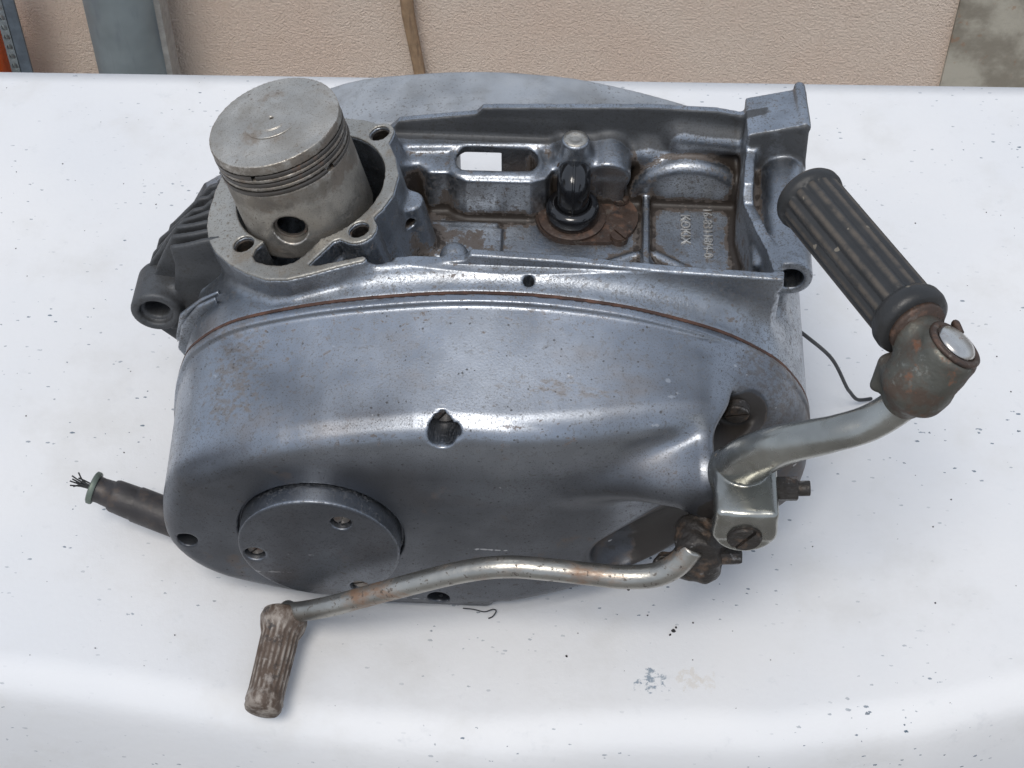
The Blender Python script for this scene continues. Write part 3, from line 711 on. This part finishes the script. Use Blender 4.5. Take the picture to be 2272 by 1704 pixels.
# threaded inserts in the stud holes
for u, v in ((-23.6, -29.9), (29.3, -30.7), (32.1, 30.2)):
    uu, vv, aa = frame(AX); pr = [(4.75, -12)]
    prof = [(4.9, -14), (4.9, -1.2)] + [(3.9 + .35 * (k % 2), -1.4 - k * .55) for k in range(22)]
    V, F, _ = lathe(prof, loc(u, v), AX, 28); mkobj('thread_insert', V, F[:-1], 'greasy', ENG)

# flywheel side half seen behind the tub
fc = Vol((-150, 166, -2), (140, 214, 158), 1.2)
FLYW = spline([(-140, 95), (-128, 120), (-91, 142), (-55, 149.5), (-22, 152.3), (11, 151), (33, 147.5), (58, 141), (84, 132), (105, 120), (122, 95), (128, 70), (122, 38), (90, 20), (50, 8), (0, 2), (-60, 2), (-105, 10), (-136, 35), (-146, 65)], 4, True)
fc.add(ext_y(FLYW, 170.2, 208, 3.0))
fc.cut((lambda X, Y, Z: rext(np.abs(X + 24) - 11.6, np.abs((Z - 145) + (Y - 152.5) * .93) - 17, 2), ((-37, 160, -2), (-12, 214, 150))), 0)
V, Q = fc.mesh(); mkobj('flywheel_housing', V, Q, 'housing', ENG); del fc

# brown bracket inside the slot
V, F = box((-12.6, 147, 121.2), (4.5, 158.6, 131)); mkobj('inner_bracket', V, F, 'rust', ENG, smooth=False)

# cooling fins in front of the cylinder foot
for yv, xc, zc, xl, zl in ((97, -156.1, 139.4, -155.5, 127), (103.5, -156.4, 138.6, -166, 119), (110, -155.5, 138.6, -171.5, 114), (116.5, -153.8, 137, -171.5, 113), (123, -150.6, 136.6, -169.5, 115), (129.5, -149, 137.8, -165, 118), (136, -145, 138.5, -161, 119), (142.5, -140, 139, -156, 119)):
    P = [(-133, 145), (-142, 143.5 - .2 * (yv - 97) * .3), (xc + 5, zc + 1.6), (xc, zc - .5), (xl, zl), (xl - 5, zl - 14), (xl - 7, 92), (-164, 84), (-150, 84), (-128, 110)]
    P = [(a, b + rnd.uniform(-.8, .8)) for a, b in P]
    if yv == 97: P[5:7] = [(-158, 112), (-160, 100)]
    v = Vol((-188, yv - 4, 80), (-126, yv + 4, 150), .8)
    v.add(ext_y(P, yv - 1.3, yv + 1.3, .9)); V, Q = v.mesh()
    V[:, 1] += .5 * np.sin(V[:, 0] * .2 + yv) + .3 * np.sin(V[:, 2] * .35)
    mkobj('cooling_fin', V, Q, 'case', ENG, attrs={'grime_shade': np.full(len(V), .25), 'dark_tone': np.ones(len(V))})  # fins take the dark colour all over
for yv, dx in ((78, 0), (84, 2)):
    v = Vol((-168, yv - 4, 60), (-126, yv + 4, 135), .8)
    v.add(ext_y([(-134, 127 - dx), (-143, 121 - dx), (-152 - dx, 108), (-156 - dx, 92), (-150, 80), (-130, 90)], yv - 1.3, yv + 1.3, .9)); V, Q = v.mesh()
    mkobj('side_rib', V, Q, 'case', ENG, attrs={'grime_shade': np.full(len(V), .15), 'dark_tone': np.full(len(V), .4)})

# --- piston with rings and gudgeon pin bore
PA = Vector((-.24, .07, .968)).normalized(); PC = Vector((-107.7, 121, 191.2)) + PA * 3.1
pv = Vol((-150, 84, 130), (-62, 158, 200), .55)
pa = np.array(PA); pc = np.array(PC)
pv.add(cyl(pc - pa * 55, pc - pa * 3.0, 29.0, .5))
pv.add((lambda X, Y, Z: np.maximum(cyl(pc - pa * 12, pc + pa * 8, 29.2)[0](X, Y, Z), np.sqrt((X - (pc - pa * 139)[0]) ** 2 + (Y - pc[1]) ** 2 + (Z - (pc - pa * 139)[2]) ** 2) - 139), ((-150, 84, 150), (-60, 158, 200))), 0)
for s in (9.0, 13.4, 17.8):
    f1, b1 = cyl(pc - pa * (s + 1.3), pc - pa * (s - 1.3), 40); f2, _ = cyl(pc - pa * (s + 5), pc - pa * (s - 5), 26.2)
    pv.cut((lambda X, Y, Z, f1=f1, f2=f2: np.maximum(f1(X, Y, Z), -f2(X, Y, Z)), b1), 0)
pin = pc - pa * 37
pv.cut(cyl(pin + np.array([0, -40, 0]), pin + np.array([0, -8, 0]), 7.6), .2)
pv.cut(cyl(pc - pa * 70, pc - pa * 24, 23.5), 0)
pv.cut(cyl(pc - pa * 3, pc + pa * 9, .9), .3)
V, Q = pv.mesh(); ax_ = (pc - V) @ pa
pg = np.where(ax_ < 3.2, .26, np.where(ax_ < 21, .52, .36 + .22 * np.exp(-((ax_ - 24) / 5) ** 2)))
PIS = mkobj('piston', V, Q, 'piston', ENG, attrs={'grime_shade': pg}); del pv
for s, e in ((9.0, .05), (13.4, -.1), (17.8, .15)):
    V, F, _ = lathe([(26.2, -.9), (29.1 + e, -.9), (29.3 + e, -.55), (29.3 + e, .55), (29.1 + e, .9), (26.2, .9)], PC - PA * s, PA, 96)
    u_, v_, a_ = frame(PA); near = math.atan2(Vector((-.25, -1, 0)).dot(v_), Vector((-.25, -1, 0)).dot(u_)) + (.0 if s < 10 else 2.2 + s)
    keep = [f for f in F[:-2] if abs((f[0] % 96) * 2 * pi / 96 - near % (2 * pi)) > .05]
    mkobj('piston_ring', V, keep, 'ring', PIS, sharp=40)
V, F, _ = lathe([(7.2, -4), (7.2, 4), (6.6, 4.6), (5.4, 4.6), (5.4, -4)], Vector(pin) + Vector((0, -10, 0)), (0, -1, 0), 32); 
mkobj('gudgeon_pin', V, F[:-2], 'ring', PIS, sharp=40)
V, F, _ = lathe([(7.3, 0), (7.3, 1.1), (6.2, 1.1), (6.2, 0)], Vector(pin) + Vector((0, -24.5, 0)), (0, -1, 0), 32); mkobj('circlip', V, F[:-2], 'screw', PIS, sharp=40)
for r in (7.5, 8.2, 12.5):
    zz = sqrt(139 ** 2 - r * r) - 139
    V, F, _ = lathe([(r - .25, -.3), (r - .12, .06), (r + .12, .06), (r + .25, -.3)], PC + PA * zz, PA, 64); mkobj('turning_mark', V, F[:-2], 'piston', PIS, attrs={'grime_shade': np.full(len(V), .3)})

# --- breather elbow, grommet and plate in the tub
PL = [(21 + 16.5 * cos(t), 140.5 + 16.5 * sin(t)) for t in np.linspace(pi / 2, 1.5 * pi, 16)] + [(35 + 17 * cos(t), 141.5 + 17 * sin(t)) for t in np.linspace(-pi / 2, pi / 2, 16)]
V, F = prism(PL, lambda q: (q[0], q[1], 120.5), lambda q: (q[0], q[1], 123.2)); plate = mkobj('retaining_plate', V, F, 'rust', ENG, sharp=40)
for x_, y_ in ((43.6, 152.6), (43.3, 128.4)): slotted_screw('screw', (x_, y_, 123.4), (0, 0, 1), 4.2, 'rust', plate, ang=rnd.random() * 3)
V, F, _ = lathe([(15.6, 0), (15.6, 1.6), (14.4, 2.2), (11, 2.4)], (21.4, 139.5, 123), (0, 0, 1), 48); mkobj('washer', V, F, 'rust', plate, sharp=40)
V, F, _ = lathe([(11.6, 0), (12.2, 2.5), (12.4, 6), (11.6, 8.6), (9.6, 9.6), (7.6, 9.4), (7.2, 8)], (21.6, 138.6, 124.5), (0, 0, 1), 48); gro = mkobj('breather_elbow', V, F, 'oily', ENG)
V, F = tube([(21.6, 138.4, 128), (21.6, 138.6, 137), (21.6, 140.6, 142.5), (21.7, 145, 144.3), (21.7, 150, 143.0)], [7.4, 7.4, 7.6, 7.7, 7.5], 28); mkobj('bend', V, F, 'oily', gro)
V, F = tube([(21.6, 131.0, 128), (21.6, 130.9, 137), (21.6, 134.5, 147.0), (21.7, 141, 151.3), (21.7, 146, 151.7)], .7, 8); mkobj('mould_seam', V, F, 'oily', gro)
V, F, _ = lathe(rounded(8.6, 0, 3, .6), (21.7, 148.5, 144), (0, 1, -.1), 40); mkobj('collar', V, F, 'rust', gro)
V, F, _ = lathe([(5.6, 0), (5.5, .5), (3, .7), (2.6, .3), (1, .4)], (21.7, 153.5, 159.2), (0, 0, 1), 32); mkobj('boss_face', V, F, 'flange', ENG)

# cast lettering on the tub floor (reads towards the viewer)
def lettering(txt, x, y0, size, length):
    cu = bpy.data.curves.new('t', 'FONT'); cu.body = txt; cu.size = size; cu.extrude = .45; cu.bevel_depth = .12; cu.space_character = 1.05
    to = bpy.data.objects.new('t', cu); COL.objects.link(to); bpy.context.view_layer.update()
    me = bpy.data.meshes.new_from_object(to.evaluated_get(bpy.context.evaluated_depsgraph_get())); bpy.data.objects.remove(to)
    co = np.array([v.co[:] for v in me.vertices]); w_ = co[:, 0].max()
    co2 = np.stack([x + co[:, 1], y0 - co[:, 0] * length / w_, 121.2 + co[:, 2]], 1) * MM
    me.vertices.foreach_set('co', co2.astype(np.float32).ravel()); me.update(); me.materials.clear(); me.materials.append(M['letter'])
    me.name = 'cast_lettering'; o = bpy.data.objects.new('cast_lettering', me); COL.objects.link(o); o.parent = ENG
lettering('16-83118/4-0', 82.2, 151, 6.0, 32)
lettering('KOKIX', 71.8, 146, 6.4, 19)

# --- kick start lever
kv = Vol((68, -34, 92), (182, 8, 232), .75)
kv.add(cyl((97, -26, 110.5), (97, -1, 110.5), 12.8, 1.4))
kv.add(bx((84.2, -26, 106), (109.8, 2, 124.0), 2.6), 2)
kv.cut(bx((80, -20, 96), (84.8, -3, 119), 1), 1)                                            # pressed channel, open at the sides
kv.add(cyl((97, -24, 109.5), (97, 2, 109.5), 8.5, .5), 1)
ARM = spline([(92, 3, 110), (94, 0, 121), (100, -5, 136), (109, -10, 150), (126, -15, 164.2), (139, -15, 172), (149, -14, 183), (153, -13, 193)], 10)
RA = np.interp(np.arange(len(ARM)), [0, 16, 28, 40, len(ARM)], [10.2, 9.8, 8.2, 6.9, 6.8])
for i in range(len(ARM) - 1): kv.add(cap(ARM[i], ARM[i + 1], RA[i], RA[i + 1]), 3.0 if i < 8 else .6)
kv.cut(cap((86, -13, 128), (100, -19, 147), 3.5), 2.5)                                         # pinched flats where the tube is pressed
V, Q = kv.mesh(); KICK = mkobj('kick_lever', V, Q, 'steel', ENG); del kv
slotted_screw('pinch_bolt', (97, -26.6, 109), (0, -1, 0), 7.2, 'greasy', KICK, ang=1.0, h=1.8)
V, F, _ = lathe(rounded(5.4, 0, 9, .8), (109.5, -8, 118), (1, 0, .1), 6); mkobj('clamp_nut', V, F, 'greasy', KICK, sharp=25)
V, F, _ = lathe(rounded(3.2, 8, 14, .6), (109.5, -8, 118), (1, 0, .1), 16); mkobj('stud_end', V, F, 'greasy', KICK, sharp=40)
V, F, _ = lathe([(9, 0), (9.6, 4), (8.6, 6), (9.2, 10), (7, 13)], (87, 10, 106), (.15, -1, .05), 32); mkobj('shaft_boot', V, F, 'greasy', KICK)
# folding joint
PIN = np.array([.50, .16, .85]); PIN /= np.linalg.norm(PIN); JC = np.array([157.5, -13, 203.5])
PD = np.array([-.565, .815, -.08]); PD -= PIN * (PD @ PIN); PD /= np.linalg.norm(PD)
jv = Vol((128, -42, 176), (190, 16, 236), .8)
jv.add(cyl(JC - PIN * 15, JC + PIN * 12, 12.6, 3, 12.0)); jv.add(ell(tuple(JC - PIN * 5), (13.2, 12.6, 13)), 4)
jv.add(cap(JC - PIN * 12, np.array([150, -13.5, 186]), 10, 8.5), 6)
jv.add(cap(JC + PIN * 1, np.array([151.5, -1, 208]), 9.5, 10), 3)
jv.cut(cyl(JC - PIN * 5 + np.array([17, -9, -3]), JC - PIN * 5 + np.array([4, -3, 0]), 4.0), .6)
jv.add(cap(JC + PD * 11 - PIN * 12 + np.array([-3, 0, 0]), JC + PD * 9 - PIN * 17 + np.array([-5, 0, -4]), 4.6, 2.6), 4)
V, Q = jv.mesh(); JO = mkobj('folding_joint', V, Q, 'joint', KICK); del jv
V, F, _ = lathe([(11.2, 0), (11.2, 1.2), (10.0, 1.8), (8.5, 1.4), (8.5, 0)], JC + PIN * 11.6, PIN, 48); mkobj('pin_washer', V, F, 'rust', JO)
V, F, _ = lathe([(8.4, 0), (8.2, 1.6), (7.3, 2.6), (5.4, 3.3), (3, 3.7), (.3, 3.8)], JC + PIN * 12, PIN, 48); mkobj('pin_rivet', V, F, 'chrome', JO)
V, F = tube([JC + PIN * 9 + PD * 9 + np.array([9, 0, 0]), JC + PIN * 9 + PD * 14 + np.array([10, 0, 0]), JC + PIN * 6 + PD * 15 + np.array([12, -1, 0]), JC + PIN * 4 + PD * 10 + np.array([11, -2, 0])], 1.5, 10); mkobj('spring_end', V, F, 'rust', JO)
# pedal rubber
PD = np.array([-33.5, 68.0, -4.3]); PD /= np.linalg.norm(PD); PB = np.array([149.3, 4.0, 210.6]); P0 = Vector(PB - PD * 4)
L = 82.0
prof = [(6, 0), (13.0, .2), (14.4, 1.2), (15.0, 3.4), (14.8, 6.4), (13.8, 8.4), (12.8, 9.2)]
prof += [(13.1, s) for s in np.linspace(9.8, L - 7, 26)]
prof += [(12.9, L - 6.4), (13.9, L - 5.6), (14.3, L - 4.2), (14.2, L - 2.2), (13.4, L - .7), (12, L), (6, L + .2)]
def prib(t, s):
    if s < 9.6 or s > L - 6.8: return 1.0
    q = (1 + cos(t * 14)) / 2; return .93 + .085 * q ** .6
V, F, R = lathe(prof, P0, PD, 180, prib); mkobj('pedal_rubber', V, F, 'pedal', KICK, attrs={'ridge': np.clip((np.array(R) - .985) / .035, 0, 1) * (np.array(R) != 1.0)})
V, F, _ = lathe([(11, 0), (11.5, 3)], P0 - Vector(PD) * 2.2, PD, 32); mkobj('pedal_washer', V, F, 'rust', KICK)

# --- gear lever
V, F = tube([(78, -17, 87), (72, -20, 78), (63, -21.5, 71.5), (50, -21.5, 69), (38, -21, 69), (20, -20.5, 70.4), (0, -20, 70.6), (-20, -20, 65), (-50, -20, 49.5), (-78, -20, 34), (-92, -17.5, 24.5), (-98, -15, 19.5), (-101, -12, 16.5)], [5.2, 5.3, 5.3, 5.2, 5, 4.9, 4.9, 4.9, 4.8, 4.7, 4.6, 4.6, 4.4], 24)
GEAR = mkobj('gear_lever', V, F, 'rod', ENG)
g = Vol((58, -30, 60), (98, 26, 98), .8)
g.add(cyl((80, -20, 84), (81, -3, 84), 9.5, 2)); g.add(bx((76, -22, 68), (90, -6, 82), 3), 5); g.add(cap((68, -12, 66), (84, -17, 71), 5.5), 4)
g.add(bx((72, -16, 66), (92, -3, 90), 4), 4); g.cut(cyl((60, -14, 70), (96, -14, 73), 2.2), .5)
V, Q = g.mesh()
V = V + np.stack([np.sin(V[:, 1] * .9 + V[:, 2] * .7), np.sin(V[:, 0] * .8), np.sin(V[:, 0] * .7 + V[:, 1])], 1) * .3
mkobj('clamp', V, Q, 'greasy', GEAR)
V, F, _ = lathe(rounded(5.6, 0, 45, .8), (82, -8, 84), (0, 1, 0), 24); mkobj('gear_shaft', V, F, 'greasy', ENG)
V, F, _ = lathe(rounded(4.6, 0, 12, 1), (87, -16, 80), (1, .1, 0), 6); mkobj('clamp_bolt', V, F, 'greasy', GEAR, sharp=30)
pd = Vector((-.09, -1, -.09)).normalized(); p0 = Vector((-101.5, -13.5, 16.6)); L2 = 49
prof = [(5, 0), (8.6, .2), (10.2, 1.4), (10.8, 4), (10.2, 8), (8.9, 11.5)] + [(8.6 - .04 * k, 12 + k * 2.3) for k in range(13)] + [(8.2, L2 - 8), (8.4, L2 - 6), (8.6, L2 - 4), (8.2, L2 - 3.2), (8.3, L2 - 1.6), (7.6, L2), (5, L2 + .7), (.5, L2 + .9)]
def grib(t, s):
    if s < 9 or s > L2 - 7: return 1.0 + .012 * sin(3 * t + s)
    return .955 + .055 * ((1 + cos(t * 20)) / 2) ** 1.2
V, F, R = lathe(prof, p0, pd, 144, grib)
mkobj('peg_rubber', V, F, 'peg', GEAR, attrs={'ridge': np.clip((np.array(R) - .965) / .04, 0, 1)})

# --- cable stub at the front
c0 = Vector((-158, 34, 17)); cd = (Vector((-200, 43, 29.0)) - c0).normalized(); LC = (Vector((-200, 43, 29.0)) - c0).length
V, F, _ = lathe([(8.8, 0), (8.7, 22), (8.2, 23), (8.2, 24), (7.9, 33), (7.3, 34.5), (6.6, 35), (6.2, 40), (6.4, LC - 2.4)], c0, cd, 40); CAB = mkobj('cable_sleeve', V, F, 'sleeve', ENG, sharp=50)
V, F, _ = lathe([(7.6, 0), (8.0, .6), (8.0, 2.2), (7.2, 2.8), (3, 2.6)], c0 + cd * (LC - 2.4), cd, 40); mkobj('ferrule', V, F, 'brass', CAB, sharp=40)
u_, v_, a_ = frame(cd); tip = c0 + cd * LC
for k in range(9):
    t = 2 * pi * k / 9; r = rnd.uniform(.5, 1.6); e = rnd.uniform(7, 11); sp = rnd.uniform(1.5, 4.5)
    V, F = tube([tip + (u_ * cos(t) + v_ * sin(t)) * r * .6 - cd * 2, tip + (u_ * cos(t) + v_ * sin(t)) * r + cd * e * .5, tip + (u_ * cos(t + .4) + v_ * sin(t + .4)) * sp + cd * e], .42, 6, 4); mkobj('wire_strand', V, F, 'wire', CAB)

# loose wire behind the case and hair-thin wire under the bottom lug
V, F = tube([(121, 104, 97), (133.5, 108, 82), (149, 118, 56), (161, 128, 24.5), (164, 131, 17), (170, 135, 6), (178, 140, 1.2)], .95, 10); mkobj('loose_wire', V, F, 'wire', ENG)
V, F = tube([(-22, 2, 2.2), (-17, 1, 3.2), (-12, 1, 1.6), (-8, 1.5, 3.2), (-6.5, 1, 2.5), (-8, -1, 1), (-10, -2, .7)], .3, 6); mkobj('bent_wire', V, F, 'wire', ENG)

# crumbs of black dirt scattered over the table top
V = []; F = []
def crumb(x, y, s):
    o = len(V); n = 7
    top = [(x + s * rnd.uniform(.5, 1) * cos(2 * pi * k / n), y + s * rnd.uniform(.5, 1) * sin(2 * pi * k / n)) for k in range(n)]
    zb = sheet_z(x, y)
    V.extend([(a, b, zb - .05) for a, b in top]); V.extend([(x + (a - x) * .6, y + (b - y) * .6, zb + s * rnd.uniform(.4, .9)) for a, b in top])
    for k in range(n): F.append((o + k, o + (k + 1) % n, o + n + (k + 1) % n, o + n + k))
    F.append(tuple(o + n + k for k in range(n)))
for x, y, s in ((76, -4, 1.5), (74.5, -6, .9), (77.2, -2, .8), (55, 18, 1.0), (27, -20, .8), (85, 1, .6), (64, 4, .6), (-140, 28, .9)): crumb(x, y, s)
for k in range(150):
    x = rnd.uniform(-330, 330); y = rnd.uniform(-60, 360)
    if -165 < x < 140 and -2 < y < 215: continue
    crumb(x, y, rnd.choice((.25, .3, .35, .45, .6)))
cr_ = mkobj('dirt_crumbs', V, F, 'crumb', smooth=False); cr_['kind'] = 'stuff'
